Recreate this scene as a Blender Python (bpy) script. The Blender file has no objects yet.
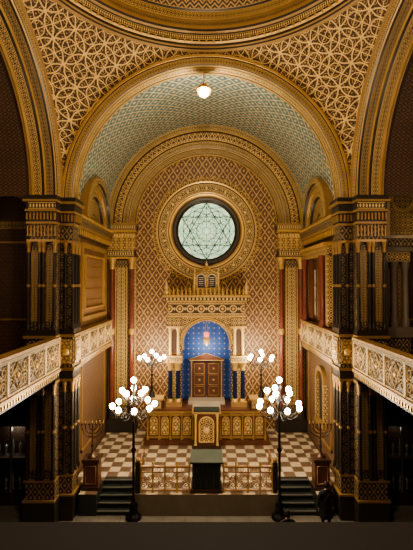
import bpy, math, random
from math import pi, sin, cos, sqrt, radians, atan2
from mathutils import Vector, Matrix
random.seed(4)
SC = bpy.context.scene
COL = SC.collection
try:
    SC.view_settings.look = 'AgX - Medium High Contrast'
except Exception:
    pass

# ------------------------------------------------------------------ node expression helper
class V:
    def __init__(s, nt, sock): s.nt = nt; s.k = sock
    def _m(s, op, *a):
        n = s.nt.nodes.new('ShaderNodeMath'); n.operation = op
        for i, x in enumerate(a):
            if isinstance(x, V): s.nt.links.new(x.k, n.inputs[i])
            else: n.inputs[i].default_value = float(x)
        return V(s.nt, n.outputs[0])
    def __add__(s, o): return s._m('ADD', s, o)
    def __radd__(s, o): return s._m('ADD', o, s)
    def __sub__(s, o): return s._m('SUBTRACT', s, o)
    def __rsub__(s, o): return s._m('SUBTRACT', o, s)
    def __mul__(s, o): return s._m('MULTIPLY', s, o)
    def __rmul__(s, o): return s._m('MULTIPLY', o, s)
    def __truediv__(s, o): return s._m('DIVIDE', s, o)
    def gt(s, o): return s._m('GREATER_THAN', s, o)
    def lt(s, o): return s._m('LESS_THAN', s, o)
    def abs(s): return s._m('ABSOLUTE', s)
    def frac(s): return s._m('FRACT', s)
    def floor(s): return s._m('FLOOR', s)
    def sin(s): return s._m('SINE', s)
    def cos(s): return s._m('COSINE', s)
    def sqrt(s): return s._m('SQRT', s)
    def max(s, o): return s._m('MAXIMUM', s, o)
    def min(s, o): return s._m('MINIMUM', s, o)
    def mod(s, o): return s._m('FLOORED_MODULO', s, o)

def c4(c): return (c[0], c[1], c[2], 1)

def mat(name, bg, fg=None, pat=None, rough=.55, metal=0.0, fg2=None, pat2=None, emis=None, estr=0, bump=0, age=.25, spec=.4):
    m = bpy.data.materials.new(name); m.use_nodes = True
    nt = m.node_tree; b = nt.nodes['Principled BSDF']
    b.inputs['Roughness'].default_value = rough
    b.inputs['Metallic'].default_value = metal
    b.inputs['Specular IOR Level'].default_value = spec
    col = None
    rgb = nt.nodes.new('ShaderNodeRGB'); rgb.outputs[0].default_value = c4(bg); col = rgb.outputs[0]
    msk = None
    if pat or pat2:
        uvn = nt.nodes.new('ShaderNodeTexCoord'); sx = nt.nodes.new('ShaderNodeSeparateXYZ')
        nt.links.new(uvn.outputs['UV'], sx.inputs[0])
        u = V(nt, sx.outputs[0]); v = V(nt, sx.outputs[1])
        for p, f in ((pat, fg), (pat2, fg2)):
            if not p: continue
            mk = p(u, v)
            mx = nt.nodes.new('ShaderNodeMix'); mx.data_type = 'RGBA'
            nt.links.new(mk.k, mx.inputs[0]); nt.links.new(col, mx.inputs[6]); mx.inputs[7].default_value = c4(f)
            col = mx.outputs[2]
            msk = mk if msk is None else msk
    if age > 0:
        nz = nt.nodes.new('ShaderNodeTexNoise'); nz.inputs['Scale'].default_value = 1.7; nz.inputs['Detail'].default_value = 4
        tc = nt.nodes.new('ShaderNodeTexCoord'); nt.links.new(tc.outputs['Object'], nz.inputs['Vector'])
        f = V(nt, nz.outputs[0]) * (2 * age) + (1 - age)
        vm = nt.nodes.new('ShaderNodeVectorMath'); vm.operation = 'SCALE'
        nt.links.new(col, vm.inputs[0]); nt.links.new(f.k, vm.inputs['Scale']); col = vm.outputs[0]
    nt.links.new(col, b.inputs['Base Color'])
    if bump and msk:
        bp = nt.nodes.new('ShaderNodeBump'); bp.inputs['Strength'].default_value = bump; bp.inputs['Distance'].default_value = .02
        nt.links.new(msk.k, bp.inputs['Height']); nt.links.new(bp.outputs[0], b.inputs['Normal'])
    if estr:
        if emis is None: nt.links.new(col, b.inputs['Emission Color'])
        else: b.inputs['Emission Color'].default_value = c4(emis)
        b.inputs['Emission Strength'].default_value = estr
    return m

# ---------------- patterns (u,v in metres)
def P_lat(su, sv, w=.07, dot=.02):
    def f(u, v):
        a = u / su; b = v / sv
        lp = ((a + b).frac() - .5).abs(); lq = ((a - b).frac() - .5).abs()
        m = lp.max(lq).gt(.5 - w)
        return m.max((lp * lp + lq * lq).lt(dot))
    return f
def P_star(s, m=3.0, t=.1):
    k = 2 * pi / s
    def f(u, v):
        S = (u * k).cos() + (u * (k / 2) + v * (k * .866)).cos() + (u * (k / 2) - v * (k * .866)).cos()
        return (S * m).sin().gt(t)
    return f
def P_sq(s, m=3.0, t=.1):
    k = 2 * pi / s
    def f(u, v):
        S = (u * k).cos() + (v * k).cos()
        return (S * m).sin().gt(t)
    return f
def P_circ(s, w=.05, r=.46):
    def f(u, v):
        def one(o):
            a = (u / s + o).frac() - .5; b = (v / s + o).frac() - .5
            return (a * a + b * b).sqrt()
        d1 = one(0.0); d2 = one(.5)
        return (d1 - r).abs().lt(w).max((d2 - r).abs().lt(w)).max((d1 - .2).abs().lt(w * .7)).max((d2 - .2).abs().lt(w * .7))
    return f
def P_or(*ps):
    def f(u, v):
        r = ps[0](u, v)
        for p in ps[1:]: r = r.max(p(u, v))
        return r
    return f
# band patterns: u period 1, v 0..1
def B_chain(u, v):
    a = u.frac() - .5; b = v - .5
    d = (a * a + b * b).sqrt()
    e = (((u + .5).frac() - .5).abs() + b.abs()).lt(.16)
    return (d - .3).abs().lt(.06).max(d.lt(.13)).max(e).max(b.abs().gt(.42))
def B_arab(u, v):
    S = (u * (4 * pi)).cos() + (v * (4 * pi)).cos()
    return (S * 3.2).sin().gt(.15).max((v - .5).abs().gt(.44))
def B_scal(u, v):
    t = v - (u * pi).sin().abs() * .55
    return (t * 22.0).sin().gt(.25)
def B_zig(u, v):
    t = (u.frac() - .5).abs() * 2.0
    return ((v * 2.0 + t) * 6.28).sin().gt(.15).max((v - .5).abs().gt(.43))
def B_dot(u, v):
    a = (u * 2.0).frac() - .5; b = v - .5
    return (a * a + b * b).lt(.09).max(b.abs().gt(.4))
def B_leaf(u, v):
    t = (u.frac() - .5).abs() * 2.0
    return (t - (1.0 - v)).abs().lt(.16).max(((t + v) * 9.0).sin().gt(.5)).max(v.lt(.1))
def P_checker(s):
    def f(u, v):
        return ((u / s).floor() + (v / s).floor()).mod(2.0).gt(.5)
    return f
def P_grid(s, w=.03):
    def f(u, v):
        return ((u / s).frac() - .5).abs().max(((v / s).frac() - .5).abs()).gt(.5 - w)
    return f
def P_starblue(s):
    def f(u, v):
        a = (u / s).frac() - .5; b = (v / s).frac() - .5
        return (a.abs().sqrt() + b.abs().sqrt()).lt(.5)
    return f

G1 = (.58, .37, .14); G2 = (.72, .51, .22); G3 = (.33, .20, .08)
DB = (.034, .027, .021); BR = (.075, .045, .025)
M = {}
M['gold'] = mat('gilding', G1, rough=.35, metal=.45, age=.35)
M['gold2'] = mat('pale_gilding', G2, rough=.4, metal=.3, age=.25)
M['gold3'] = mat('aged_gilding', G3, rough=.45, metal=.3)
M['dark'] = mat('dark_stone', DB, rough=.35)
M['darkp'] = mat('dark_arabesque', (.045, .032, .024), (.27, .17, .075), P_star(.34, 2.6, .4))
M['darkp2'] = mat('dark_lozenge', (.045, .033, .024), (.35, .23, .10), P_lat(.3, .42, .06, .03))
M['goldp'] = mat('gilt_filigree', (.085, .042, .018), (.68, .48, .21), P_star(.24, 3.2, .1), rough=.45, metal=.15, bump=.5)
M['goldp2'] = mat('gilt_squares', (.095, .048, .02), (.64, .44, .19), P_sq(.22, 3.0, .1), rough=.45, metal=.15, bump=.5)
M['pend'] = mat('pendentive_paint', (.058, .032, .016), (.36, .23, .095), P_star(.29, 2.6, .45), fg2=(.68, .46, .19), pat2=P_or(P_circ(1.15, .019, .46), P_lat(1.15, 1.15, .016, .0015)), rough=.5)
M['vault'] = mat('vault_paint', (.085, .17, .185), (.66, .52, .28), P_lat(.60, .60, .055, .024), fg2=(.36, .22, .10), pat2=P_star(.30, 2.0, .86), rough=.5)
M['wallback'] = mat('lozenge_wallpaint', (.115, .052, .03), (.52, .34, .15), P_or(P_lat(.46, .68, .06, .02), P_star(.17, 2.4, .76)), rough=.5, bump=.4)
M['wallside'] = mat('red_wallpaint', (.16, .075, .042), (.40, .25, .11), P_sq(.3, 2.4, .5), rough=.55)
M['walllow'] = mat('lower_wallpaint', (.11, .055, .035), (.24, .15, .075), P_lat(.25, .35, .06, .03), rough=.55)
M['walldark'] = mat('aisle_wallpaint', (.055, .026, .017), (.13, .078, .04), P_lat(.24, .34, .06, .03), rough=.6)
M['chain'] = mat('band_chain', (.05, .03, .018), (.60, .40, .16), B_chain)
M['arab'] = mat('band_arabesque', (.055, .032, .018), (.64, .44, .18), B_arab, bump=.4)
M['arabd'] = mat('band_arabesque_dark', (.035, .025, .018), (.42, .28, .12), B_arab)
M['scal'] = mat('band_scallop', (.060, .034, .018), (.62, .42, .17), B_scal, bump=.4)
M['zig'] = mat('band_zigzag', (.05, .035, .028), (.50, .33, .14), B_zig)
M['dot'] = mat('band_dots', (.05, .03, .02), G2, B_dot)
M['leaf'] = mat('band_leaf', (.045, .03, .022), G1, B_leaf)
M['chaind'] = mat('band_chain_dark', DB, (.28, .19, .09), B_chain)
M['red'] = mat('red_marble', (.17, .055, .038), rough=.25, age=.4)
M['stone'] = mat('pale_stone', (.40, .33, .24), rough=.6)
M['stonedk'] = mat('platform_stone', (.17, .135, .10), rough=.5)
M['greystone'] = mat('grey_stone_floor', (.17, .155, .13), (.11, .10, .085), P_grid(.8, .015), rough=.4)
M['check'] = mat('checker_tiles', (.56, .47, .33), (.16, .105, .07), P_checker(.46), fg2=(.26, .20, .14), pat2=P_grid(.46, .035), rough=.3)
M['step'] = mat('step_stone', (.03, .033, .03), rough=.35)
M['stepedge'] = mat('step_nosing', (.10, .10, .085), rough=.4)
M['iron'] = mat('bronze_iron', (.34, .18, .09), rough=.4, metal=.3)
M['bronze'] = mat('dark_bronze', (.085, .045, .025), rough=.35, metal=.5)
M['black'] = mat('black_iron', (.015, .013, .012), rough=.35, metal=.4)
M['wood'] = mat('dark_wood', (.05, .025, .015), rough=.4)
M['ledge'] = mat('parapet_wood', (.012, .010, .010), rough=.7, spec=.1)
M['wood2'] = mat('door_wood', (.11, .043, .022), rough=.4)
M['cloth'] = mat('dark_velvet', (.022, .028, .02), rough=.8)
M['cloth2'] = mat('lectern_top', (.07, .08, .06), rough=.6)
M['blue'] = mat('star_blue', (.04, .11, .36), G2, P_starblue(.28), rough=.5)
M['bluecol'] = mat('blue_marble', (.012, .02, .06), rough=.2)
M['cream'] = mat('cream_fretwork', (.66, .47, .25), rough=.5, age=.2)
M['lampg'] = mat('lamp_glass', (1, 1, 1), emis=(1, .90, .70), estr=60, age=0)
M['pendg'] = mat('pendant_glass', (1, .9, .6), emis=(1, .80, .42), estr=26, age=0)
M['redg'] = mat('red_glass', (.6, .05, .03), emis=(1, .12, .05), estr=3, age=0)
M['silver'] = mat('silver', (.5, .5, .5), rough=.3, metal=.6)
M['lead'] = mat('window_lead', (.025, .05, .035), rough=.5)
M['glass'] = mat('stained_glass', (.42, .68, .50), (.78, .88, .56), P_star(.42, 3.0, .1), fg2=(.10, .30, .25), pat2=P_star(.42, 2.2, .86), estr=1.0, age=.1)  # glass emits by itself, standing in for backlight through the window
M['skin'] = mat('skin', (.5, .3, .22), rough=.5, age=.05)
M['hair'] = mat('dark_hair', (.015, .01, .008), rough=.6, age=.1)
M['jacket'] = mat('dark_jacket', (.012, .012, .015), rough=.8, age=.1)
M['trouser'] = mat('dark_trousers', (.02, .022, .03), rough=.8, age=.1)
M['shoe'] = mat('shoe_leather', (.012, .01, .01), rough=.4, age=.1)
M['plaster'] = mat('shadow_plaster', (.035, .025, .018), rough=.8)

# ------------------------------------------------------------------ mesh builder
class MB:
    def __init__(s): s.v = []; s.f = []; s.uv = []; s.m = []; s.s = []; s.mats = []
    def mi(s, m):
        m = M[m]
        if m not in s.mats: s.mats.append(m)
        return s.mats.index(m)
    def face(s, pts, uvs, m, smooth=False):
        b = len(s.v); s.v += [tuple(p) for p in pts]; s.f.append(list(range(b, b + len(pts))))
        s.uv.append(list(uvs)); s.m.append(s.mi(m)); s.s.append(smooth)
    def grid(s, P, U, m, smooth=True, skip=None):
        b = len(s.v); nr = len(P); nc = len(P[0]); k = s.mi(m)
        for r in P: s.v += [tuple(p) for p in r]
        for i in range(nr - 1):
            for j in range(nc - 1):
                if skip and skip(i, j): continue
                s.f.append([b + i * nc + j, b + i * nc + j + 1, b + (i + 1) * nc + j + 1, b + (i + 1) * nc + j])
                s.uv.append([U[i][j], U[i][j + 1], U[i + 1][j + 1], U[i + 1][j]]); s.m.append(k); s.s.append(smooth)
    def box(s, x0, x1, y0, y1, z0, z1, m, top=None):
        if x0 > x1: x0, x1 = x1, x0
        if y0 > y1: y0, y1 = y1, y0
        t = top or m
        s.face([(x0,y0,z0),(x1,y0,z0),(x1,y0,z1),(x0,y0,z1)], [(x0,z0),(x1,z0),(x1,z1),(x0,z1)], m)
        s.face([(x1,y1,z0),(x0,y1,z0),(x0,y1,z1),(x1,y1,z1)], [(x1,z0),(x0,z0),(x0,z1),(x1,z1)], m)
        s.face([(x0,y1,z0),(x0,y0,z0),(x0,y0,z1),(x0,y1,z1)], [(y1,z0),(y0,z0),(y0,z1),(y1,z1)], m)
        s.face([(x1,y0,z0),(x1,y1,z0),(x1,y1,z1),(x1,y0,z1)], [(y0,z0),(y1,z0),(y1,z1),(y0,z1)], m)
        s.face([(x0,y0,z1),(x1,y0,z1),(x1,y1,z1),(x0,y1,z1)], [(x0,y0),(x1,y0),(x1,y1),(x0,y1)], t)
        s.face([(x0,y1,z0),(x1,y1,z0),(x1,y0,z0),(x0,y0,z0)], [(x0,y1),(x1,y1),(x1,y0),(x0,y0)], m)
    def bandx(s, x0, x1, y, z0, z1, m):
        w = z1 - z0
        s.face([(x0,y,z0),(x1,y,z0),(x1,y,z1),(x0,y,z1)], [(x0/w,0),(x1/w,0),(x1/w,1),(x0/w,1)], m)
    def bandv(s, x0, x1, y, z0, z1, m):
        w = abs(x1 - x0)
        s.face([(x0,y,z0),(x1,y,z0),(x1,y,z1),(x0,y,z1)], [(z0/w,0),(z0/w,1),(z1/w,1),(z1/w,0)], m)
    def bandy(s, x, y0, y1, z0, z1, m):
        w = z1 - z0
        s.face([(x,y0,z0),(x,y1,z0),(x,y1,z1),(x,y0,z1)], [(y0/w,0),(y1/w,0),(y1/w,1),(y0/w,1)], m)
    def lathe(s, cx, cy, prof, m, n=14):
        P = []; U = []
        for (r, z) in prof:
            P.append([(cx + r * cos(2*pi*j/n), cy + r * sin(2*pi*j/n), z) for j in range(n + 1)])
            U.append([(2*pi*j/n * max(r, .01), z) for j in range(n + 1)])
        s.grid(P, U, m)
    def sphere(s, c, r, m, n=12, sz=1, sx=1, sy=1):
        P = []; U = []
        h = max(6, n // 2 + 1)
        for i in range(h + 1):
            t = pi * i / h - pi / 2
            P.append([(c[0] + sx*r*cos(t)*cos(2*pi*j/n), c[1] + sy*r*cos(t)*sin(2*pi*j/n), c[2] + sz*r*sin(t)) for j in range(n + 1)])
            U.append([(j / n, i / h) for j in range(n + 1)])
        s.grid(P, U, m)
    def tube(s, pts, r, m, n=5):
        pts = [Vector(p) for p in pts]
        if not isinstance(r, (list, tuple)): r = [r] * len(pts)
        P = []; U = []; prev = None
        for i, p in enumerate(pts):
            t = (pts[min(i + 1, len(pts) - 1)] - pts[max(i - 1, 0)]).normalized()
            if prev is None:
                a = Vector((0, 0, 1)) if abs(t.z) < .9 else Vector((1, 0, 0))
                nrm = t.cross(a).normalized()
            else:
                nrm = (prev - t * prev.dot(t))
                nrm = nrm.normalized() if nrm.length > 1e-6 else t.orthogonal().normalized()
            prev = nrm; bn = t.cross(nrm)
            P.append([p + (nrm * cos(2*pi*j/n) + bn * sin(2*pi*j/n)) * r[i] for j in range(n + 1)])
            U.append([(j / n, i * .1) for j in range(n + 1)])
        s.grid(P, U, m)
    def arch(s, axis, c, zc, prof, mats, n=64, a0=0, a1=pi, metres=False):
        for k in range(len(prof) - 1):
            (r0, q0), (r1, q1) = prof[k], prof[k + 1]
            w = sqrt((r1-r0)**2 + (q1-q0)**2); rm = max(r0, r1)
            mm = mats[k] if isinstance(mats, (list, tuple)) else mats
            nrep = max(2, round((a1 - a0) * rm / w))
            P = []; U = []
            for (r, q, vv) in ((r0, q0, 0), (r1, q1, 1)):
                row = []; ur = []
                for i in range(n + 1):
                    t = a0 + (a1 - a0) * i / n
                    row.append((c + r*cos(t), q, zc + r*sin(t)) if axis == 'Y' else (q, c + r*cos(t), zc + r*sin(t)))
                    ur.append((t * rm, vv * w) if metres else (nrep * i / n, vv))
                P.append(row); U.append(ur)
            s.grid(P, U, mm)
    def obj(s, name, parent=None):
        me = bpy.data.meshes.new(name); me.from_pydata(s.v, [], s.f)
        for m in s.mats: me.materials.append(m)
        ul = me.uv_layers.new(name='UVMap'); fl = []
        for q in s.uv:
            for a in q: fl += [a[0], a[1]]
        ul.data.foreach_set('uv', fl)
        me.polygons.foreach_set('material_index', s.m)
        me.polygons.foreach_set('use_smooth', s.s)
        me.update()
        o = bpy.data.objects.new(name, me); COL.objects.link(o)
        if parent: o.parent = parent
        return o

def spiral_pts(o, ud, vd, r0, r1, a0, turns, n=18):
    o = Vector(o); ud = Vector(ud); vd = Vector(vd); out = []
    for i in range(n + 1):
        t = i / n; r = r0 + (r1 - r0) * t; a = a0 + turns * 2 * pi * t
        out.append(o + ud * (r * cos(a)) + vd * (r * sin(a)))
    return out

ZS = 11.95     # springing
YC = 9.5       # centre of the domed hall
# ------------------------------------------------------------------ floors
b = MB(); b.box(-9, 9, -4, 22.3, -.3, 0, 'greystone'); b.obj('floor')
b = MB()
b.box(-2.75, 2.75, 15.2, 21.98, 0, .8, 'stonedk', 'check')
for s in (-1, 1):
    b.box(s*4.15, s*4.82, 15.2, 21.98, 0, .8, 'step', 'check')
    b.box(s*4.82, s*5.3, 15.92, 21.98, 0, .8, 'stonedk', 'check')
    b.box(s*2.75, s*4.15, 16.6, 21.98, 0, .8, 'stonedk', 'check')
b.obj('raised_platform')
for s in (-1, 1):
    b = MB()
    for i in range(5):
        y0 = 15.25 + i * .27
        b.box(s*2.76, s*4.14, y0, 16.59, .16*i, .16*(i+1) - .02 - (.003 if i == 4 else 0), 'step')
        b.box(s*2.76, s*4.14, y0 - .03, y0 + .05, .16*(i+1) - .03, .16*(i+1), 'stepedge')
    b.obj('platform_steps')

# ------------------------------------------------------------------ back wall
b = MB()
b.face([(-5.6,22,0),(5.6,22,0),(5.6,22,18),(-5.6,22,18)], [(-5.6,0),(5.6,0),(5.6,18),(-5.6,18)], 'wallback')
b.box(-5.6, 5.6, 22.02, 22.3, 0, 18, 'plaster')
b.obj('wall_back')
b = MB()
prof = [(3.85,22),(3.85,21.9),(3.92,21.9),(4.18,21.87),(4.2,21.8),(4.28,21.78),(4.56,21.76),(4.6,21.65),(4.68,21.63),(5.0,21.61),(5.05,21.5),(5.12,21.5),(5.38,21.48)]
mt = ['gold','dark','scal','dark','dark','arab','dark','dark','leaf','dark','dark','arab']
b.arch('Y', 0, ZS, prof, mt, n=96)
for i, (r, y) in enumerate([(3.85,21.9),(4.2,21.79),(4.62,21.66),(5.07,21.5)]):
    b.arch('Y', 0, ZS, [(r + .035*cos(a*pi/3), y + .035*sin(a*pi/3)) for a in range(7)], 'gold', n=96)
for k in range(90):
    a = pi*(k+.5)/90; b.sphere((4.66*cos(a), 21.62, ZS + 4.66*sin(a)), .035, 'gold2', 6)
b.obj('trim_1')
for s in (-1, 1):
    b = MB()
    b.box(s*3.85, s*5.35, 21.85, 21.99, .8, ZS, 'goldp2')
    b.box(s*4.25, s*4.95, 21.62, 21.9, .8, 10.0, 'darkp2')
    b.bandv(s*4.6 - .2, s*4.6 + .2, 21.6, 2.2, 9.6, 'arab')
    for x in (4.3, 4.9): b.box(s*x-.03, s*x+.03, 21.58, 21.64, 2.2, 9.6, 'gold')
    for X in (4.05, 5.1):
        b.lathe(s*X, 21.62, [(.16,.8),(.19,.85),(.19,2.0),(.14,2.1),(.14,2.15)], 'dark')
        b.lathe(s*X, 21.62, [(.13,2.1),(.13,6.0)], 'red')
        b.lathe(s*X, 21.62, [(.17,6.0),(.17,6.25),(.13,6.3)], 'gold')
        b.lathe(s*X, 21.62, [(.13,6.3),(.115,9.5)], 'red')
        b.lathe(s*X, 21.62, [(.12,9.5),(.16,9.55),(.13,9.62),(.15,9.8),(.24,10.05),(.24,10.12)], 'gold')
    b.box(s*3.8, s*5.35, 21.42, 21.95, 10.05, 10.15, 'gold')
    b.box(s*3.85, s*5.35, 21.48, 21.95, 10.15, 10.5, 'dark')
    b.bandx(s*4.6-.72, s*4.6+.72, 21.47, 10.2, 10.46, 'dot')
    b.box(s*3.88, s*5.35, 21.5, 21.95, 10.5, 11.5, 'goldp')
    for k in range(5):
        x = s*(3.98 + k*.3); b.box(x-.04, x+.04, 21.42, 21.5, 10.55, 11.4, 'gold'); b.box(x-.11, x+.11, 21.44, 21.5, 11.2, 11.4, 'gold2')
    b.box(s*3.8, s*5.35, 21.38, 21.95, 11.5, 11.62, 'gold')
    b.box(s*3.75, s*5.35, 21.35, 21.95, 11.62, 11.86, 'dark'); b.bandx(s*4.55-.78, s*4.55+.78, 21.34, 11.64, 11.84, 'dot')
    b.box(s*3.72, s*5.35, 21.3, 21.95, 11.86, 11.95, 'gold3')
    b.box(s*3.75, s*5.35, 21.42, 21.95, .8, 1.5, 'dark')
    b.obj('trim_2')

# ------------------------------------------------------------------ rose window
WZ = 11.6
b = MB()
n = 72
rows = []; ur = []
for r in (0.001, .4, .8, 1.2, 1.57):
    rows.append([(r*cos(2*pi*j/n), 21.93, WZ + r*sin(2*pi*j/n)) for j in range(n+1)])
    ur.append([(r*cos(2*pi*j/n), r*sin(2*pi*j/n)) for j in range(n+1)])
b.grid(rows, ur, 'glass')
T = lambda r, a: (r*cos(a), 21.9, WZ + r*sin(a))
for k in range(2):
    tri = [T(1.55, pi/2 + k*pi/3 + j*2*pi/3) for j in range(4)]
    for j in range(3): b.tube([tri[j], tri[j+1]], .022, 'lead', 4)
for k in range(12):
    b.tube([T(.22, k*pi/6), T(1.55, k*pi/6)], .011, 'lead', 4)
for r in (.22, .55, .93, 1.28):
    b.tube([T(r, 2*pi*j/48) for j in range(49)], .014, 'lead', 4)
for k in range(12):
    a = k*pi/6
    b.tube([T(1.28, a - pi/12), T(1.5, a), T(1.28, a + pi/12)], .012, 'lead', 4)
    b.tube([T(.93, a - pi/6), T(.45, a), T(.93, a + pi/6)], .013, 'lead', 4)
    b.tube([T(1.28, a - pi/6), T(.93, a), T(1.28, a + pi/6)], .013, 'lead', 4)
b.arch('Y', 0, WZ, [(1.54,21.93),(1.54,21.8),(1.66,21.72),(1.8,21.72),(1.86,21.82),(1.95,21.84)], ['dark','dark','dark','dark','gold3'], n=96, a1=2*pi)
b.arch('Y', 0, WZ, [(1.95,21.84),(2.05,21.84),(2.1,21.9),(2.14,21.9),(2.6,21.88),(2.66,21.86),(2.74,21.86)], ['gold','dark','gold','arab','dark','gold'], n=96, a1=2*pi)
b.arch('Y', 0, WZ, [(2.74,21.9),(3.0,21.95)], 'leaf', n=96, a1=2*pi)
for k in range(28):
    a = 2*pi*k/28
    b.sphere((2.37*cos(a), 21.9, WZ + 2.37*sin(a)), .08, 'gold2', 8, sy=.5)
    b.sphere((3.0*cos(a+.1), 21.95, WZ + 3.0*sin(a+.1)), .07, 'gold', 8, sy=.5)
b.obj('window_1')

# ------------------------------------------------------------------ chancel vault
LY, LZ, LR = 18.9, 11.55, 2.1
b = MB(); R = 5.38; nt_, ny = 160, 70
P = []; U = []
for i in range(nt_ + 1):
    t = pi * i / nt_
    P.append([(R*cos(t), 15.4 + (22 - 15.4)*j/ny, ZS + R*sin(t)) for j in range(ny + 1)])
    U.append([(R*t, 15.4 + (22 - 15.4)*j/ny) for j in range(ny + 1)])
def skip(i, j):
    p = P[i][j]; q = P[i+1][j+1]
    y = (p[1]+q[1])/2; z = (p[2]+q[2])/2
    return z < 15 and (y-LY)**2 + (z-LZ)**2 < (LR-.06)**2
b.grid(P, U, 'vault', skip=skip)
b.obj('ceiling')

for s in (-1, 1):
    b = MB()
    X = s*5.38; W0 = 15.92
    b.face([(X,W0,0),(X,22,0),(X,22,5.7),(X,W0,5.7)], [(W0,0),(22,0),(22,5.7),(W0,5.7)], 'walllow')
    b.face([(X,W0,5.7),(X,22,5.7),(X,22,11.3),(X,W0,11.3)], [(W0,5.7),(22,5.7),(22,11.3),(W0,11.3)], 'wallside')
    b.face([(X,W0,11.3),(X,22,11.3),(X,22,ZS),(X,W0,ZS)], [(W0,5.7),(22,5.7),(22,6.3),(W0,6.3)], 'goldp')
    b.face([(X+s*.02,16.5,11),(X+s*.02,21.4,11),(X+s*.02,21.4,14),(X+s*.02,16.5,14)], [(16.5,11),(21.4,11),(21.4,14),(16.5,14)], 'goldp2')
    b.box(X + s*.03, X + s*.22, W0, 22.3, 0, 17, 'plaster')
    b.arch('X', LY, LZ, [(LR+.05, X), (LR+.05, s*5.0), (LR-.02, s*4.98), (LR-.22, s*5.0), (LR-.25, s*5.12), (LR-.3,s*5.12), (LR-.52, s*5.12), (LR-.55, s*5.22), (LR-.85, s*5.22), (LR-.9, s*5.36)],
           ['gold3','gold3','arab','dark','gold','scal','gold3','leaf','dark'], n=48)
    b.arch('X', LY, LZ, [(LR-.87, s*5.34), (.5, s*5.34)], 'goldp', n=32, metres=True)
    b.box(s*5.1, X, W0, 21.45, 11.0, 11.12, 'gold3')
    b.box(s*5.05, X, W0, 21.45, 11.12, 11.4, 'darkp2')
    b.box(s*5.0, X, W0, 21.45, 11.4, 11.52, 'gold')
    b.box(s*5.25, X, W0, 21.45, 10.7, 11.0, 'dark')
    for k in range(21):
        y = 16.0 + k*.26; b.box(s*5.15, s*5.25, y, y+.12, 10.75, 10.98, 'gold')
    if s == -1:
        for (y0, y1, z0, z1, m) in ((17,21.2,10.3,10.5,'gold3'),(17,21.2,7.1,7.3,'gold3'),(17,17.2,7.3,10.3,'gold3'),(21.0,21.2,7.3,10.3,'gold3'),
                                    (17.45,20.75,9.95,10.02,'gold'),(17.45,20.75,7.58,7.65,'gold'),(17.45,17.52,7.65,9.95,'gold'),(20.68,20.75,7.65,9.95,'gold')):
            b.box(s*5.27, X, y0, y1, z0, z1, m)
        for z in (7.95, 8.45, 8.95, 9.45): b.box(s*5.35, X, 17.6, 20.6, z, z+.04, 'gold3')
    else:
        b.box(s*5.34, X, 17.3, 20.9, 6.9, 10.4, 'walldark')  # flat dark plate stands in for the shaded recess
        b.box(s*5.0, X, 17.0, 21.3, 10.35, 10.5, 'gold'); b.box(s*5.1, X, 17.0, 21.3, 9.95, 10.35, 'goldp2')
        b.box(s*5.15, X, 17.0, 17.35, 6.9, 10.0, 'goldp2'); b.box(s*5.15, X, 20.95, 21.3, 6.9, 10.0, 'goldp2')
        for y in (17.6, 20.7):
            b.lathe(s*5.1, y, [(.17,6.8),(.17,7.1),(.12,7.15),(.11,9.6),(.18,9.9),(.18,9.96)], 'red')
        b.box(s*5.2, s*5.34, 18.1, 18.8, 7.0, 9.9, 'wood2'); b.box(s*5.22, s*5.34, 19.7, 20.4, 7.0, 9.9, 'wood2')
        b.box(s*5.3, s*5.34, 18.85, 19.65, 7.2, 9.4, 'stone'); b.box(s*5.26, s*5.34, 19.22, 19.28, 7.2, 9.4, 'wood')  # pale plate stands in for the lit interior of the opening
        for z in (7.9, 8.6): b.box(s*5.26, s*5.34, 18.85, 19.65, z, z+.05, 'wood')
    for (y0, y1, z0, z1) in ((17.2,21.1,5.2,5.3),(17.2,21.1,1.5,1.6),(17.2,17.3,1.5,5.3),(21.0,21.1,1.5,5.3)):
        b.box(s*5.32, X, y0, y1, z0, z1, 'gold3')
    if s == 1:
        b.box(s*5.2, X, 17.9, 18.1, 2.4, 4.2, 'goldp'); b.box(s*5.2, X, 19.1, 19.3, 2.4, 4.2, 'goldp')
        b.arch('X', 18.6, 4.2, [(.5, X), (.5, s*5.2), (.72, s*5.2), (.72, X)], 'gold3', n=20)
        b.box(s*5.15, X, 17.85, 19.35, 2.2, 2.4, 'gold3'); b.box(s*5.36, X, 18.1, 19.1, 2.4, 4.5, 'dark')
    b.obj('wall_left' if s == -1 else 'wall_right')

# ------------------------------------------------------------------ chancel arch
b = MB()
pr = [(5.47,14.93),(5.41,14.86),(5.36,14.93),(5.33,14.95),(5.3,14.93),(5.08,14.95),(5.04,14.97),(5.0,15.02),(5.0,15.06),(5.0,15.12),(5.0,15.36),(5.0,15.42),(5.0,15.48),(5.0,15.6),(5.38,15.62)]
b.arch('Y', 0, ZS, pr, ['gold3','gold','dark','dark','arab','dark','gold','dark','gold','arab','gold','dark','gold','arabd'], n=110)
b.arch('Y', 0, ZS, [(5.36 + .03*cos(a*pi/3), 14.9 + .03*sin(a*pi/3)) for a in range(7)], 'gold', n=96)
b.obj('trim_3')
for s in (-1, 1):
    b = MB()
    b.arch('X', YC, ZS, [(5.47,s*5.43),(5.4,s*5.36),(5.34,s*5.43),(5.32,s*5.43),(5.08,s*5.45),(5.04,s*5.47),(5.0,s*5.5),(5.0,s*5.58),(5.0,s*5.84),(5.0,s*5.9),(5.0,s*6.0),(5.0,s*6.3),(5.0,s*6.38),(5.0,s*6.46),(5.2,s*6.55)],
           ['gold3','gold3','dark','arab','dark','gold','dark','arabd','gold3','dark','arab','dark','gold3','dark'], n=96)
    for x in (5.87, 6.34):
        b.arch('X', YC, ZS, [(4.99,s*(x-.04)),(4.94,s*x),(4.99,s*(x+.04))], 'gold', n=96)
    b.obj('trim_4')

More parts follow.
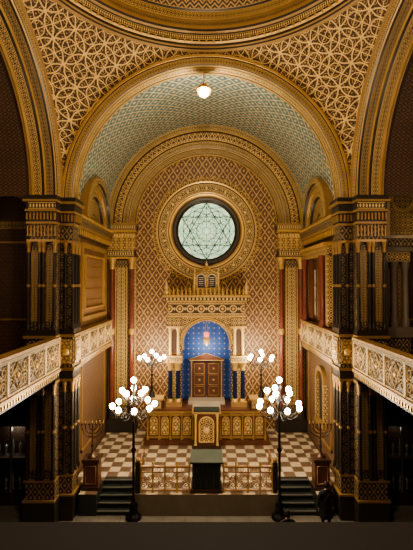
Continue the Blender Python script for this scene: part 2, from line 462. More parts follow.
# ------------------------------------------------------------------ pendentives, ring, dome
b = MB(); A = 5.47; RS = A*sqrt(2); rr = 5.3
na, ne = 240, 26; P = []; U = []
for i in range(na + 1):
    ph = 2*pi*i/na; rho = min(A/max(abs(cos(ph)), abs(sin(ph))), RS - 1e-4)
    e0 = math.acos(rho/RS); e1 = math.acos(rr/RS); row = []; ur = []
    for j in range(ne + 1):
        e = e0 + (e1 - e0)*j/ne
        row.append((RS*cos(e)*cos(ph), YC + RS*cos(e)*sin(ph), ZS + RS*sin(e)))
        ur.append((ph*RS*.76, RS*e))
    P.append(row); U.append(ur)
b.grid(P, U, 'pend')
b.obj('pendentive_ceiling')
b = MB()
def lat2(b, prof, mats, cy, n=120):
    for k in range(len(prof) - 1):
        (r0, z0), (r1, z1) = prof[k], prof[k+1]; w = sqrt((r1-r0)**2 + (z1-z0)**2)
        nrep = max(4, round(2*pi*r0/w))
        P = [[(r*cos(2*pi*j/n), cy + r*sin(2*pi*j/n), z) for j in range(n+1)] for (r, z) in ((r0,z0),(r1,z1))]
        U = [[(nrep*j/n, q) for j in range(n+1)] for q in (0, 1)]
        b.grid(P, U, mats[k])
lat2(b, [(5.38,17.42),(5.3,17.48),(5.26,17.52),(5.22,17.56),(5.2,17.64),(5.12,17.68),(5.08,17.72),(5.06,17.88),(5.0,17.9),(4.92,17.93),(4.86,17.98),(4.84,18.08),(4.95,18.12)],
     ['gold3','dark','gold3','dark','gold','dark','dot','dark','gold3','dark','gold3','dark'], YC)
for k in range(120):
    a = 2*pi*k/120; b.box(5.1*cos(a)-.03, 5.1*cos(a)+.03, YC+5.1*sin(a)-.03, YC+5.1*sin(a)+.03, 17.64, 17.74, 'gold')
b.obj('dome_ring_cornice')
b = MB()
dp = [(4.95,18.12),(4.95,18.3),(4.9,18.35),(4.86,18.62),(4.82,18.68),(4.7,18.95),(4.4,19.6),(3.8,20.5),(3.0,21.3),(2.0,21.9),(1.0,22.2),(.01,22.3)]
lat2(b, dp, ['arabd','gold3','arab','dark','zig','zig','arab','leaf','arab','leaf','gold'], YC)
b.obj('dome_ceiling')

# ------------------------------------------------------------------ piers
def colonnette(b, x, y, z0, z1, r=.09, m='dark'):
    h = z1 - z0
    b.lathe(x, y, [(r*1.5,z0),(r*1.5,z0+.12),(r*1.1,z0+.18),(r,z0+.22),(r*.92,z1-.4)], m, 10)
    b.lathe(x, y, [(r*.95,z1-.4),(r*1.3,z1-.36),(r,z1-.32),(r*1.1,z1-.2),(r*1.7,z1-.05),(r*1.7,z1)], 'gold3', 10)
    b.lathe(x, y, [(r*1.25,z0+h*.5-.05),(r*1.35,z0+h*.5),(r*1.25,z0+h*.5+.05)], 'gold3', 10)
for s in (-1, 1):
    b = MB()
    def blk(z0, z1, g, m):
        b.box(s*(5.45-g*.3), s*(6.5+g), 14.5-g, 15.75, z0, z1, m)
        b.box(s*(4.98-g), s*5.5, 14.95-g, 15.7+g, z0, z1, m)
    blk(0, .9, .05, 'dark'); blk(.9, .97, .09, 'gold3'); blk(.97, 1.6, .0, 'darkp2'); blk(1.6, 1.67, .06, 'gold3')
    blk(1.67, 5.1, -.1, 'darkp'); blk(5.1, 5.2, .05, 'gold3'); blk(5.2, 5.5, .02, 'dark'); blk(5.5, 5.6, .08, 'gold3')
    blk(5.6, 6.75, .0, 'darkp2'); blk(6.75, 6.85, .1, 'gold3'); blk(6.85, 7.05, .05, 'dark')
    blk(7.05, 10.25, -.1, 'darkp'); blk(10.25, 10.34, .03, 'gold3')
    blk(10.34, 10.9, -.04, 'darkp2'); blk(10.9, 10.98, .05, 'gold3'); blk(10.98, 11.35, .0, 'dark')
    blk(11.35, 11.43, .08, 'gold3'); blk(11.43, 11.7, .05, 'dark'); blk(11.7, 11.78, .14, 'gold3'); blk(11.78, 11.94, .1, 'dark')
    b.bandx(s*5.97-.5, s*5.97+.5, 14.44, 11.45, 11.68, 'dot')
    for k in range(9):
        x = s*(5.5 + k*.125); b.box(x-.03, x+.03, 14.42, 14.5, 11.05, 11.3, 'gold3')
        b.box(x-.025, x+.025, 14.49, 14.54, 10.45, 10.85, 'gold3')
    for k in range(4):
        x = s*(5.03 + k*.125); b.box(x-.03, x+.03, 14.87, 14.95, 11.05, 11.3, 'gold3')
    for k in range(6):
        y = 15.0 + k*.13; b.box(s*4.9, s*4.98, y-.03, y+.03, 11.05, 11.3, 'gold3')
    for (z0, z1) in ((1.7, 5.1), (7.05, 10.25)):
        for x in (5.52, 5.92, 6.06, 6.46): colonnette(b, s*x, 14.52, z0, z1, .06)
        for y in (14.98, 15.32, 15.66): colonnette(b, s*5.0, y, z0, z1, .06)
        colonnette(b, s*5.28, 14.97, z0, z1, .06)
        for xc in (5.72, 6.26):
            b.bandv(s*xc-.1, s*xc+.1, 14.59, z0+.3, z1-.3, 'arabd')
            for e in (-.12, .12): b.box(s*xc+e-.012, s*xc+e+.012, 14.575, 14.6, z0+.3, z1-.3, 'gold3')
    b.box(s*4.93, s*4.98, 15.05, 15.6, 5.72, 6.68, 'gold3'); b.box(s*4.9, s*4.93, 15.12, 15.53, 5.82, 6.58, 'goldp')
    b.sphere((s*4.9, 15.33, 6.2), .16, 'gold2', 10, sx=.4)
    b.box(s*5.03, s*5.43, 14.9, 14.95, 5.75, 6.65, 'goldp'); b.sphere((s*5.23, 14.9, 6.2), .13, 'gold2', 10, sy=.4)
    b.box(s*5.38, s*5.45, 14.55, 14.9, 5.72, 6.68, 'gold3')
    b.obj('pier')

# ------------------------------------------------------------------ galleries
def gallery(s, X, y0, y1, name, bay):
    b = MB()
    xi = X
    b.box(s*xi, s*(xi+.2), y0, y1, 5.75, 6.6, 'darkp2')
    b.box(s*(xi-.10), s*(xi+.25), y0, y1, 6.74, 6.82, 'gold3')
    b.box(s*(xi-.05), s*(xi+.22), y0, y1, 6.6, 6.74, 'dark'); b.bandy(s*(xi-.055), y0, y1, 6.61, 6.73, 'dot')
    b.box(s*(xi-.04), s*(xi+.22), y0, y1, 5.7, 5.76, 'cream')
    b.box(s*(xi-.10), s*(xi+.25), y0, y1, 5.6, 5.7, 'gold3')
    b.box(s*(xi-.0), s*(xi+.25), y0, y1, 5.36, 5.6, 'dark')
    nb = max(1, round((y1-y0)/bay)); L = (y1-y0)/nb
    x = s*(xi-.02)
    for k in range(nb):
        ya = y0 + k*L; yc = ya + L/2
        b.box(s*(xi-.06), s*(xi+.05), ya-.05, ya+.05, 5.72, 6.66, 'cream')
        zc = 6.18
        b.tube([(x, yc-.32, zc), (x, yc, zc+.36), (x, yc+.32, zc), (x, yc, zc-.36), (x, yc-.32, zc)], .022, 'cream', 4)
        b.sphere((x, yc, zc), .09, 'gold2', 8, sx=.4)
        b.tube([(x, yc + .18*cos(t*pi/6), zc + .18*sin(t*pi/6)) for t in range(13)], .016, 'cream', 4)
        for q in (-1, 1):
            b.tube([(x, yc-L*.5+.05, zc+q*.37), (x, yc-L*.3, zc+q*.30), (x, yc-.12, zc+q*.39)], .014, 'cream', 4)
            b.tube([(x, yc+L*.5-.05, zc+q*.37), (x, yc+L*.3, zc+q*.30), (x, yc+.12, zc+q*.39)], .014, 'cream', 4)
        for e in (-1, 1):
            for q in (-1, 1):
                b.tube(spiral_pts((x, yc + e*L*.34, zc + q*.19), (0, e, 0), (0, 0, q), .17, .03, pi, 1.5), .018, 'cream', 4)
                b.tube([(x, yc + e*L*.34 - e*.17, zc + q*.19), (x, yc + e*L*.2, zc + q*.05), (x, yc+e*L*.1, zc)], .016, 'cream', 4)
            b.sphere((x, yc + e*L*.42, zc), .05, 'gold2', 6, sx=.5)
    b.box(s*(xi-.06), s*(xi+.05), y1-.06, y1+.0, 5.72, 6.66, 'cream')
    nd = int((y1-y0)/.16)
    for k in range(nd):
        y = y0 + k*.16
        b.box(s*(xi-.05), s*xi, y+.02, y+.09, 5.44, 5.58, 'gold')
    b.obj(name)
for s in (-1, 1):
    gallery(s, 5.3, 2.0, 14.35, 'gallery_balustrade', 1.25)
    gallery(s, 5.08, 15.95, 21.3, 'gallery_balustrade', 1.4)
    b = MB()
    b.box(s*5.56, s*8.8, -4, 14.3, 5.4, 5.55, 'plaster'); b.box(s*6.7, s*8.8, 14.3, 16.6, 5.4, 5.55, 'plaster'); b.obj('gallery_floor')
    b = MB()
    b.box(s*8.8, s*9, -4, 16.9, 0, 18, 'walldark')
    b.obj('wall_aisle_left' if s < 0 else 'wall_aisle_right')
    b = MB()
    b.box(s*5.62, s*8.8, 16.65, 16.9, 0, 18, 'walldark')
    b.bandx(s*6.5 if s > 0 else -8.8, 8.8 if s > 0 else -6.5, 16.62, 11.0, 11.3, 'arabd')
    b.arch('Y', s*8.3, 11.3, [(2.0,16.6),(1.95,16.5),(1.7,16.5),(1.65,16.6)], ['gold3','arabd','gold3'], n=32)
    b.arch('Y', s*8.3, 11.3, [(1.35,16.62),(1.25,16.55),(1.1,16.62)], ['gold3','gold3'], n=32)
    for z in (7.2, 10.4): b.box(s*6.7, s*8.8, 16.58, 16.65, z, z+.08, 'gold3')
    b.obj('wall_aisle_end')
    b = MB(); b.box(s*5.6, s*9, -4, 16.9, 18.0, 18.2, 'plaster')
    b.arch('X', YC, ZS, [(5.2, s*6.55), (5.2, s*8.8)], 'walldark', n=64, metres=True)
    b.obj('aisle_ceiling')
b = MB(); b.box(-9, 9, -4.2, -4, 0, 23, 'plaster'); b.obj('wall_west')
b = MB(); b.box(-9, 9, -4.2, 4.0, 18.3, 18.5, 'plaster'); b.obj('ceiling_west')

b = MB()
b.box(6.75, 8.3, 15.7, 16.48, 10.2, 10.5, 'darkp2'); b.box(6.65, 8.4, 15.6, 16.48, 10.5, 10.62, 'stone'); b.box(6.85, 8.2, 15.8, 16.48, 10.0, 10.2, 'stonedk')
b.box(6.95, 8.1, 15.9, 16.48, 9.6, 10.0, 'goldp2')
for x in (7.1, 7.5, 7.95): b.lathe(x, 16.0, [(.16,7.0),(.16,7.3),(.12,7.35),(.11,9.2),(.18,9.55),(.18,9.6)], 'stonedk')
b.box(6.95, 8.1, 16.1, 16.48, 7.0, 9.6, 'walllow'); b.box(6.85, 8.2, 15.8, 16.48, 6.6, 7.0, 'stonedk'); b.box(6.95, 8.1, 15.9, 16.48, 5.56, 6.6, 'darkp2')
b.obj('aedicule')
b = MB()
b.box(7.45, 8.6, 16.36, 16.49, 10.63, 13.3, 'goldp'); b.box(7.35, 7.5, 16.3, 16.49, 10.63, 13.4, 'cream'); b.box(7.35, 8.7, 16.3, 16.49, 13.3, 13.45, 'cream')
b.box(7.6, 8.5, 16.32, 16.37, 10.9, 13.1, 'goldp2'); b.arch('Y', 8.05, 12.2, [(.55,16.32),(.5,16.26),(.4,16.32)], 'gold2', n=20, a1=2*pi)
b.obj('carved_panel')

# ------------------------------------------------------------------ torah ark
ark = bpy.data.objects.new('torah_ark', None); COL.objects.link(ark)
def arched_panel(b, cx, y, z0, z1, w, m='gold2', inner='goldp', t=.02):
    r = w/2; zc = z1 - r
    b.box(cx-r, cx+r, y-.01, y+.02, z0, zc, inner)
    b.arch('Y', cx, zc, [(r*.98, y-.01), (.001, y-.01)], inner, n=16, metres=True)
    b.tube([(cx-r, y-.02, z0), (cx-r, y-.02, zc)] + [(cx + r*cos(pi - pi*q/10), y-.02, zc + r*sin(pi*q/10)) for q in range(1, 10)] + [(cx+r, y-.02, zc), (cx+r, y-.02, z0), (cx-r, y-.02, z0)], t, m, 4)
b = MB()
b.box(-3.1, 3.1, 19.75, 21.3, .8, 1.05, 'wood2')
b.box(-2.95, 2.95, 19.9, 21.3, 1.05, 2.35, 'wood2')
b.box(-3.05, 3.05, 19.8, 21.3, 2.35, 2.43, 'gold3'); b.box(-3.05, 3.05, 19.84, 21.3, 2.43, 2.5, 'wood2')
for s in (-1, 1):
    b.box(s*.66, s*2.97, 19.86, 19.9, 1.1, 1.2, 'gold3'); b.box(s*.66, s*2.97, 19.86, 19.9, 2.2, 2.3, 'gold3')
    for cx in (.95, 1.5, 2.05, 2.6): 
        arched_panel(b, s*cx, 19.88, 1.28, 2.15, .36, 'gold', 'goldp')
        b.sphere((s*cx, 19.86, 1.6), .07, 'gold2', 8, sy=.5)
    for cx in (.67, 1.22, 1.78, 2.33, 2.9): b.lathe(s*cx, 19.86, [(.07,1.05),(.07,1.2),(.045,1.25),(.04,2.15),(.08,2.3),(.08,2.35)], 'gold3', 8)
    b.box(s*2.2, s*3.0, 19.9, 20.6, 2.5, 2.95, 'wood2'); b.bandx(s*2.6-.36, s*2.6+.36, 19.88, 2.56, 2.9, 'arab')
    b.box(s*2.15, s*3.05, 19.85, 20.65, 2.95, 3.02, 'gold')
b.obj('ark_base', ark)
b = MB()
b.box(-.68, .68, 19.2, 19.9, .8, 1.0, 'wood'); b.box(-.6, .6, 19.3, 19.9, 1.0, 2.5, 'wood2')
arched_panel(b, 0, 19.28, 1.15, 2.35, .7, 'gold2', 'goldp2', .03); b.sphere((0, 19.25, 1.7), .16, 'cream', 10, sy=.4)
for x in (-.52, .52): b.lathe(x, 19.28, [(.08,1.0),(.05,1.1),(.05,2.3),(.09,2.45),(.09,2.5)], 'gold2', 8)
b.box(-.7, .7, 19.2, 19.9, 2.5, 2.58, 'gold'); b.box(-.62, .62, 19.25, 19.9, 2.58, 2.64, 'cloth')
b.box(-.7, .7, 20.0, 20.7, 2.5, 2.58, 'stone'); b.box(-.95, .95, 20.7, 21.6, 2.5, 2.66, 'stone')
b.obj('pulpit', ark)
b = MB()
for s in (-1, 1):
    b.box(s*1.27, s*1.95, 20.75, 21.82, 2.5, 6.95, 'goldp')
    b.box(s*1.25, s*2.05, 20.3, 21.0, 2.5, 2.72, 'gold3')
    for x in (1.45, 1.85):
        b.lathe(s*x, 20.5, [(.16,2.72),(.16,2.8),(.115,2.88)], 'gold', 12)
        b.lathe(s*x, 20.5, [(.11,2.88),(.105,4.3)], 'bluecol', 12)
        b.lathe(s*x, 20.5, [(.11,4.3),(.14,4.34),(.12,4.4),(.13,4.5),(.2,4.68),(.2,4.72)], 'gold', 12)
        b.lathe(s*x, 20.6, [(.09,5.05),(.07,5.12),(.07,6.25),(.13,6.45)], 'gold2', 10)
    b.box(s*1.22, s*2.08, 20.28, 21.0, 4.72, 4.8, 'gold'); b.box(s*1.25, s*2.02, 20.35, 21.0, 4.8, 5.0, 'goldp'); b.box(s*1.22, s*2.08, 20.3, 21.0, 5.0, 5.06, 'gold')
    arched_panel(b, s*1.65, 20.73, 5.1, 6.4, .34, 'gold2', 'wood2')
    b.box(s*1.22, s*2.05, 20.4, 21.0, 6.45, 6.55, 'gold'); b.box(s*1.27, s*2.0, 20.5, 21.0, 6.55, 6.95, 'goldp2')
cz, r = 5.62, 1.27
n = 28
for i in range(n):
    xa = -r + 2*r*i/n; xb = -r + 2*r*(i+1)/n
    za = cz + sqrt(max(0, r*r-xa*xa)); zb = cz + sqrt(max(0, r*r-xb*xb))
    b.face([(xa,20.7,za),(xb,20.7,zb),(xb,20.7,7.0),(xa,20.7,7.0)], [(xa,za),(xb,zb),(xb,7.0),(xa,7.0)], 'goldp2')
b.arch('Y', 0, cz, [(1.27,21.85),(1.27,20.7),(1.27,20.62),(1.24,20.58),(1.17,20.6),(1.17,20.75),(1.24,20.8),(1.24,21.8)], ['blue','gold','gold','dot','gold','gold','blue'], n=40, a0=-.25, a1=pi+.25)
b.arch('Y', 0, cz, [(1.28,20.62),(1.32,20.56),(1.36,20.62)], 'gold2', n=40)
b.box(-2.0, 2.0, 20.55, 21.82, 6.98, 7.08, 'gold')
b.box(-1.95, 1.95, 20.6, 21.82, 7.08, 7.78, 'goldp2'); b.bandx(-1.95, 1.95, 20.59, 7.15, 7.7, 'chain')
b.box(-2.05, 2.05, 20.5, 21.82, 7.78, 7.86, 'gold'); b.box(-2.12, 2.12, 20.42, 21.82, 7.86, 8.02, 'dark')
b.box(-2.2, 2.2, 20.34, 21.82, 8.02, 8.13, 'gold')
for k in range(22):
    x = -2.0 + k*4.0/21; b.box(x-.05, x+.05, 20.36, 20.45, 7.88, 8.0, 'gold2')
for k in range(21):
    x = -2.1 + k*4.2/20
    b.lathe(x, 20.45, [(.06,8.13),(.08,8.2),(.035,8.3),(.055,8.38),(.01,8.5)], 'gold', 6)
for s in (-1, 1):
    b.lathe(s*2.05, 20.55, [(.12,8.13),(.15,8.3),(.06,8.4),(.1,8.55),(.05,8.7),(.0,8.9)], 'gold2', 10)
b.box(-.95, .95, 20.6, 21.2, 8.13, 8.4, 'goldp')
b.obj('ark_body', ark)
b = MB()
b.box(-.72, .72, 20.7, 21.1, 8.4, 8.5, 'gold')
b.box(-.58, .58, 20.78, 21.0, 8.5, 9.25, 'goldp')
for s in (-1, 1):
    b.box(s*.28-.2, s*.28+.2, 20.74, 20.8, 8.54, 9.0, 'bluecol')
    b.arch('Y', s*.28, 9.0, [(.2,20.8),(.2,20.74),(.001,20.74)], 'bluecol', n=14)
    b.tube([(s*.28-.21,20.74,8.54),(s*.28-.21,20.74,9.0)] + [(s*.28 + .21*cos(pi-pi*t/10),20.74,9.0+.21*sin(pi*t/10)) for t in range(1,10)] + [(s*.28+.21,20.74,9.0),(s*.28+.21,20.74,8.54)], .03, 'gold2', 5)
    for z in (8.62, 8.72, 8.82, 8.92, 9.02): b.box(s*.28-.12, s*.28+.12, 20.725, 20.74, z, z+.025, 'gold2')
    b.lathe(s*.62, 20.85, [(.09,8.5),(.06,8.65),(.06,9.15),(.1,9.25),(.03,9.35),(.06,9.42),(0,9.55)], 'gold2', 8)
    b.tube([(s*.65,20.8,9.28),(s*.4,20.8,9.33),(s*.15,20.8,9.5),(0,20.8,9.68)], .05, 'gold', 5)
    b.tube(spiral_pts((s*.9,20.8,8.62),(s,0,0),(0,0,1),.2,.04,pi,1.3), .03, 'gold', 5)
b.box(-.4, .4, 20.82, 20.95, 9.2, 9.4, 'goldp')
b.lathe(0, 20.8, [(.05,9.65),(.1,9.72),(.03,9.8),(0,9.95)], 'gold2', 8)
for k in range(2):
    b.tube([(.17*cos(pi/2+k*pi/3+j*2*pi/3), 20.76, 9.42+.17*sin(pi/2+k*pi/3+j*2*pi/3)) for j in range(4)], .015, 'gold2', 4)
b.obj('crowning_tablets', ark)
b = MB()
b.face([(-1.3,21.85,2.5),(1.3,21.85,2.5),(1.3,21.85,7.0),(-1.3,21.85,7.0)], [(-1.3,2.5),(1.3,2.5),(1.3,7.0),(-1.3,7.0)], 'blue')
for s in (-1, 1):
    b.face([(s*1.265,20.7,2.5),(s*1.265,21.85,2.5),(s*1.265,21.85,5.5),(s*1.265,20.7,5.5)], [(0,2.5),(1.2,2.5),(1.2,5.5),(0,5.5)], 'blue')
    b.box(s*.02, s*.74, 21.45, 21.52, 2.66, 4.55, 'wood2')
    for (z0, z1) in ((2.78,3.25),(3.33,3.85),(3.93,4.45)):
        b.tube([(s*.12,21.43,z0),(s*.64,21.43,z0),(s*.64,21.43,z1),(s*.12,21.43,z1),(s*.12,21.43,z0)], .014, 'gold', 4)
        b.sphere((s*.38,21.43,(z0+z1)/2), .06, 'gold', 8, sy=.4)
    b.box(s*.74, s*.86, 21.4, 21.82, 2.66, 4.6, 'wood2'); b.lathe(s*.8, 21.36, [(.05,2.66),(.03,2.75),(.03,4.45),(.06,4.6)], 'gold', 8)
b.box(-.92, .92, 21.35, 21.82, 4.6, 4.7, 'wood2'); b.box(-.92, .92, 21.33, 21.36, 4.62, 4.66, 'gold')
b.face([(-.85,21.38,4.7),(.85,21.38,4.7),(0,21.38,4.98)], [(-1,0),(1,0),(0,.4)], 'wood2')
b.tube([(-.9,21.36,4.7),(0,21.36,5.02),(.9,21.36,4.7)], .022, 'gold', 5)
b.obj('ark_doors', ark)
b = MB()
for s in (-.12, .12): b.tube([(s,20.9,5.95),(0,20.9,6.85)], .008, 'gold', 4)
b.lathe(0, 20.9, [(.02,5.5),(.1,5.58),(.13,5.7),(.2,5.78),(.2,5.84),(.13,5.9),(.13,5.96)], 'gold2', 12)
b.lathe(0, 20.9, [(.11,5.95),(.13,6.05),(.1,6.18),(.02,6.2)], 'redg', 12)
o = b.obj('eternal_lamp')
l = bpy.data.lights.new('niche_glow', 'POINT'); l.energy = 60; l.color = (1, .88, .75); l.shadow_soft_size = .1
lo = bpy.data.objects.new('niche_glow', l); lo.location = (0, 20.9, 5.2); COL.objects.link(lo); lo.parent = o

# ------------------------------------------------------------------ candelabra
def candelabrum(x, y, z0, zt, tiers, base, name, gr=.11, lightw=0, pole=.05):
    b = MB()
    b.lathe(x, y, [(base,z0),(base,z0+.08),(base*.7,z0+.16),(base*.4,z0+.35),(base*.55,z0+.5),(base*.25,z0+.62),(pole,z0+.8),(pole,z0+(zt-z0)*.5-.1),(pole*2,z0+(zt-z0)*.5),(pole,z0+(zt-z0)*.5+.1),(pole*.8,zt-.3),(pole*1.6,zt-.2),(pole*.5,zt)], 'black', 12)
    for (n, r, z, a0) in tiers:
        if r < .01:
            b.sphere((x, y, z), gr, 'lampg', 10); continue
        for k in range(n):
            a = a0 + 2*pi*k/n; ca, sa = cos(a), sin(a)
            pts = [(x + ca*r*t, y + sa*r*t, z - .22 - .28*sin(pi*t) + .02) for t in (0, .2, .4, .6, .8, .95)] + [(x + ca*r, y + sa*r, z - .1)]
            b.tube(pts, .018, 'black', 5)
            b.tube(spiral_pts((x + ca*r*.55, y + sa*r*.55, z - .3), (ca, sa, 0), (0, 0, 1), .13, .03, 0, 1.2, 10), .012, 'black', 4)
            b.lathe(x + ca*r, y + sa*r, [(.02,z-.2),(.07,z-.12),(.04,z-.08)], 'gold', 8)
            b.sphere((x + ca*r, y + sa*r, z), gr, 'lampg', 10)
    o = b.obj(name)
    if lightw:
        l = bpy.data.lights.new('glow', 'POINT'); l.energy = lightw; l.color = (1, .78, .50); l.shadow_soft_size = .35
        lo = bpy.data.objects.new('glow', l); lo.location = (x, y, zt - .25); COL.objects.link(lo); lo.parent = o
    return o
for s in (-1, 1):
    candelabrum(s*2.72, 15.05, 0, 5.05, [(8,.78,4.2,.2),(5,.45,4.72,.5),(1,0,5.12,0)], .3, 'floor_candelabrum', gr=.105, lightw=480)
    candelabrum(s*2.75, 20.25, 3.02, 5.2, [(6,.62,5.0,.3),(1,0,5.3,0)], .16, 'ark_candelabrum', gr=.1, lightw=210, pole=.035)

b = MB()
b.tube([(-.1,15.3,16.95),(-.1,15.3,16.4)], .02, 'gold', 5)
b.lathe(-.1, 15.3, [(.02,16.5),(.1,16.42),(.24,16.32),(.3,16.25),(.28,16.2)], 'gold', 14)
b.sphere((-.1,15.3,16.12), .2, 'pendg', 14)
for k in range(6):
    a = pi*k/3; b.tube([(-.1+.29*cos(a),15.3+.29*sin(a),16.25),(-.1+.22*cos(a),15.3+.22*sin(a),16.0),(-.1,15.3,15.88)], .014, 'gold', 4)
o = b.obj('pendant_lamp')
l = bpy.data.lights.new('glow', 'POINT'); l.energy = 380; l.color = (1, .84, .6); l.shadow_soft_size = .25
lo = bpy.data.objects.new('glow', l); lo.location = (-.1, 15.6, 15.5); COL.objects.link(lo); lo.parent = o

# ------------------------------------------------------------------ platform railing, lectern
for s in (-1, 1):
    b = MB(); y = 15.35
    x0, x1 = s*.66, s*2.5
    b.box(x0, x1, y-.05, y+.05, 1.74, 1.8, 'iron'); b.box(x0, x1, y-.03, y+.03, .86, .9, 'iron'); b.box(x0, x1, y-.02, y+.02, 1.55, 1.58, 'iron')
    for k in range(5):
        x = x0 + (x1-x0)*k/4
        b.lathe(x, y, [(.05,.8),(.05,.9),(.03,.95),(.03,1.7),(.06,1.76),(.06,1.82),(.02,1.86),(.06,1.92),(.0,1.98)], 'gold', 8)
    for k in range(4):
        xc = x0 + (x1-x0)*(k+.5)/4
        for e in (-1, 1):
            for q in (-1, 1):
                b.tube(spiral_pts((xc+e*.11, y, 1.22+q*.15), (e,0,0), (0,0,q), .12, .02, pi, 1.4, 14), .018, 'iron', 4)
        b.tube([(xc + .06*cos(t*pi/5), y, 1.66 + .06*sin(t*pi/5)) for t in range(11)], .012, 'gold', 4)
        b.sphere((xc, y, 1.22), .05, 'gold', 6)
    b.tube([(s*2.6, 15.35, 1.78), (s*2.6, 16.9, 1.78)], .03, 'iron', 5)
    for k in range(9):
        b.tube([(s*2.6, 15.45 + k*.18, .8), (s*2.6, 15.45 + k*.18, 1.78)], .012, 'iron', 4)
    b.box(s*2.52, s*2.7, 15.27, 15.43, .8, 1.95, 'dark'); b.sphere((s*2.61,15.35,2.02), .09, 'gold3', 8)
    b.obj('iron_railing')
b = MB()
b.box(-.6, .6, 15.25, 15.95, .8, .95, 'wood'); b.box(-.54, .54, 15.3, 15.9, .95, 1.97, 'cloth')
for k in range(5):
    x = -.48 + k*.24; b.tube([(x,15.29,.98),(x,15.29,1.95)], .03, 'cloth', 5)
P = [(-.62,15.2,1.93),(.62,15.2,1.93),(.62,16.0,2.1),(-.62,16.0,2.1)]
Q = [(p[0],p[1],p[2]+.06) for p in P]; uv4 = [(0,0),(1,0),(1,1),(0,1)]
b.face(Q, uv4, 'cloth2'); b.face(P[::-1], uv4, 'cloth')
for i, j in ((0,1),(1,2),(2,3),(3,0)): b.face([P[i],P[j],Q[j],Q[i]], uv4, 'cloth')
b.obj('reading_lectern')

for s in (-1, 1):
    b = MB(); x, y = s*4.45, 15.75
    b.box(x-.33, x+.33, y-.3, y+.3, .8, .92, 'wood'); b.box(x-.28, x+.28, y-.25, y+.25, .92, 1.85, 'wood2'); b.box(x-.33, x+.33, y-.3, y+.3, 1.85, 1.97, 'wood')
    b.tube([(x-.2,y-.26,1.05),(x+.2,y-.26,1.05),(x+.2,y-.26,1.72),(x-.2,y-.26,1.72),(x-.2,y-.26,1.05)], .02, 'gold3', 4)
    b.obj('pedestal')
    b = MB()
    b.lathe(x, y, [(.2,1.975),(.2,2.0),(.12,2.06),(.05,2.15),(.035,2.3),(.06,2.4),(.03,2.5),(.03,3.2)], 'bronze', 10)
    for k in (1, 2, 3):
        for e in (-1, 1):
            rr_ = .14*k
            b.tube([(x + e*rr_*sin(t*pi/16), y, 3.15 - rr_*cos(t*pi/16)) for t in range(9)] + [(x+e*rr_, y, 3.2)], .026, 'bronze', 5)
    for k in range(-3, 4):
        b.lathe(x + k*.14, y, [(.02,3.18),(.05,3.22),(.045,3.26)], 'bronze', 8)
        b.lathe(x + k*.14, y, [(.016,3.24),(.016,3.36),(.0,3.38)], 'gold3', 6)
    b.obj('menorah')

for s in (-1, 1):
    b = MB(); x0, x1 = s*6.95, s*8.5
    b.box(x0, x1, 15.9, 16.48, 0, .5, 'wood'); b.box(x0, x1, 16.4, 16.48, .5, 3.2, 'walldark')
    for x in (s*6.99, s*7.72, s*8.46): b.box(x-.03, x+.03, 15.9, 16.0, .5, 3.1, 'stonedk')
    b.box(x0, x1, 15.88, 16.48, 3.1, 3.3, 'wood'); b.box(x0, x1, 15.95, 16.4, 1.8, 1.84, 'stonedk')
    for z in (.5, 1.84):
        for k in range(5):
            x = s*(7.2 + k*.28)
            b.lathe(x, 16.2, [(.06,z),(.07,z+.03),(.025,z+.1),(.055,z+.22+.1*(k % 2)),(.07,z+.3+.1*(k % 2)),(.02,z+.4+.1*(k % 3)),(0,z+.5+.1*(k % 3))], 'silver', 8)
    o = b.obj('display_case')
    l = bpy.data.lights.new('case_light', 'POINT'); l.energy = 9 if s < 0 else 2; l.color = (.95, .95, .9); l.shadow_soft_size = .1
    lo = bpy.data.objects.new('case_light', l); lo.location = (s*7.7, 16.05, 2.95); COL.objects.link(lo); lo.parent = o

# viewer's gallery parapet
b = MB()
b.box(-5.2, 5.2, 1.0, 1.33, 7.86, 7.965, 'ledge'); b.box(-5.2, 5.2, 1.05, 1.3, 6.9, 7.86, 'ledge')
for k in range(20):
    x = -5 + k*.52; b.box(x-.2, x+.2, 1.3, 1.33, 7.05, 7.6, 'darkp2')
b.obj('west_gallery_parapet')
b = MB(); b.box(-5.2, 5.2, -3.99, 1.35, 6.75, 6.9, 'plaster'); b.obj('floor_west_gallery')

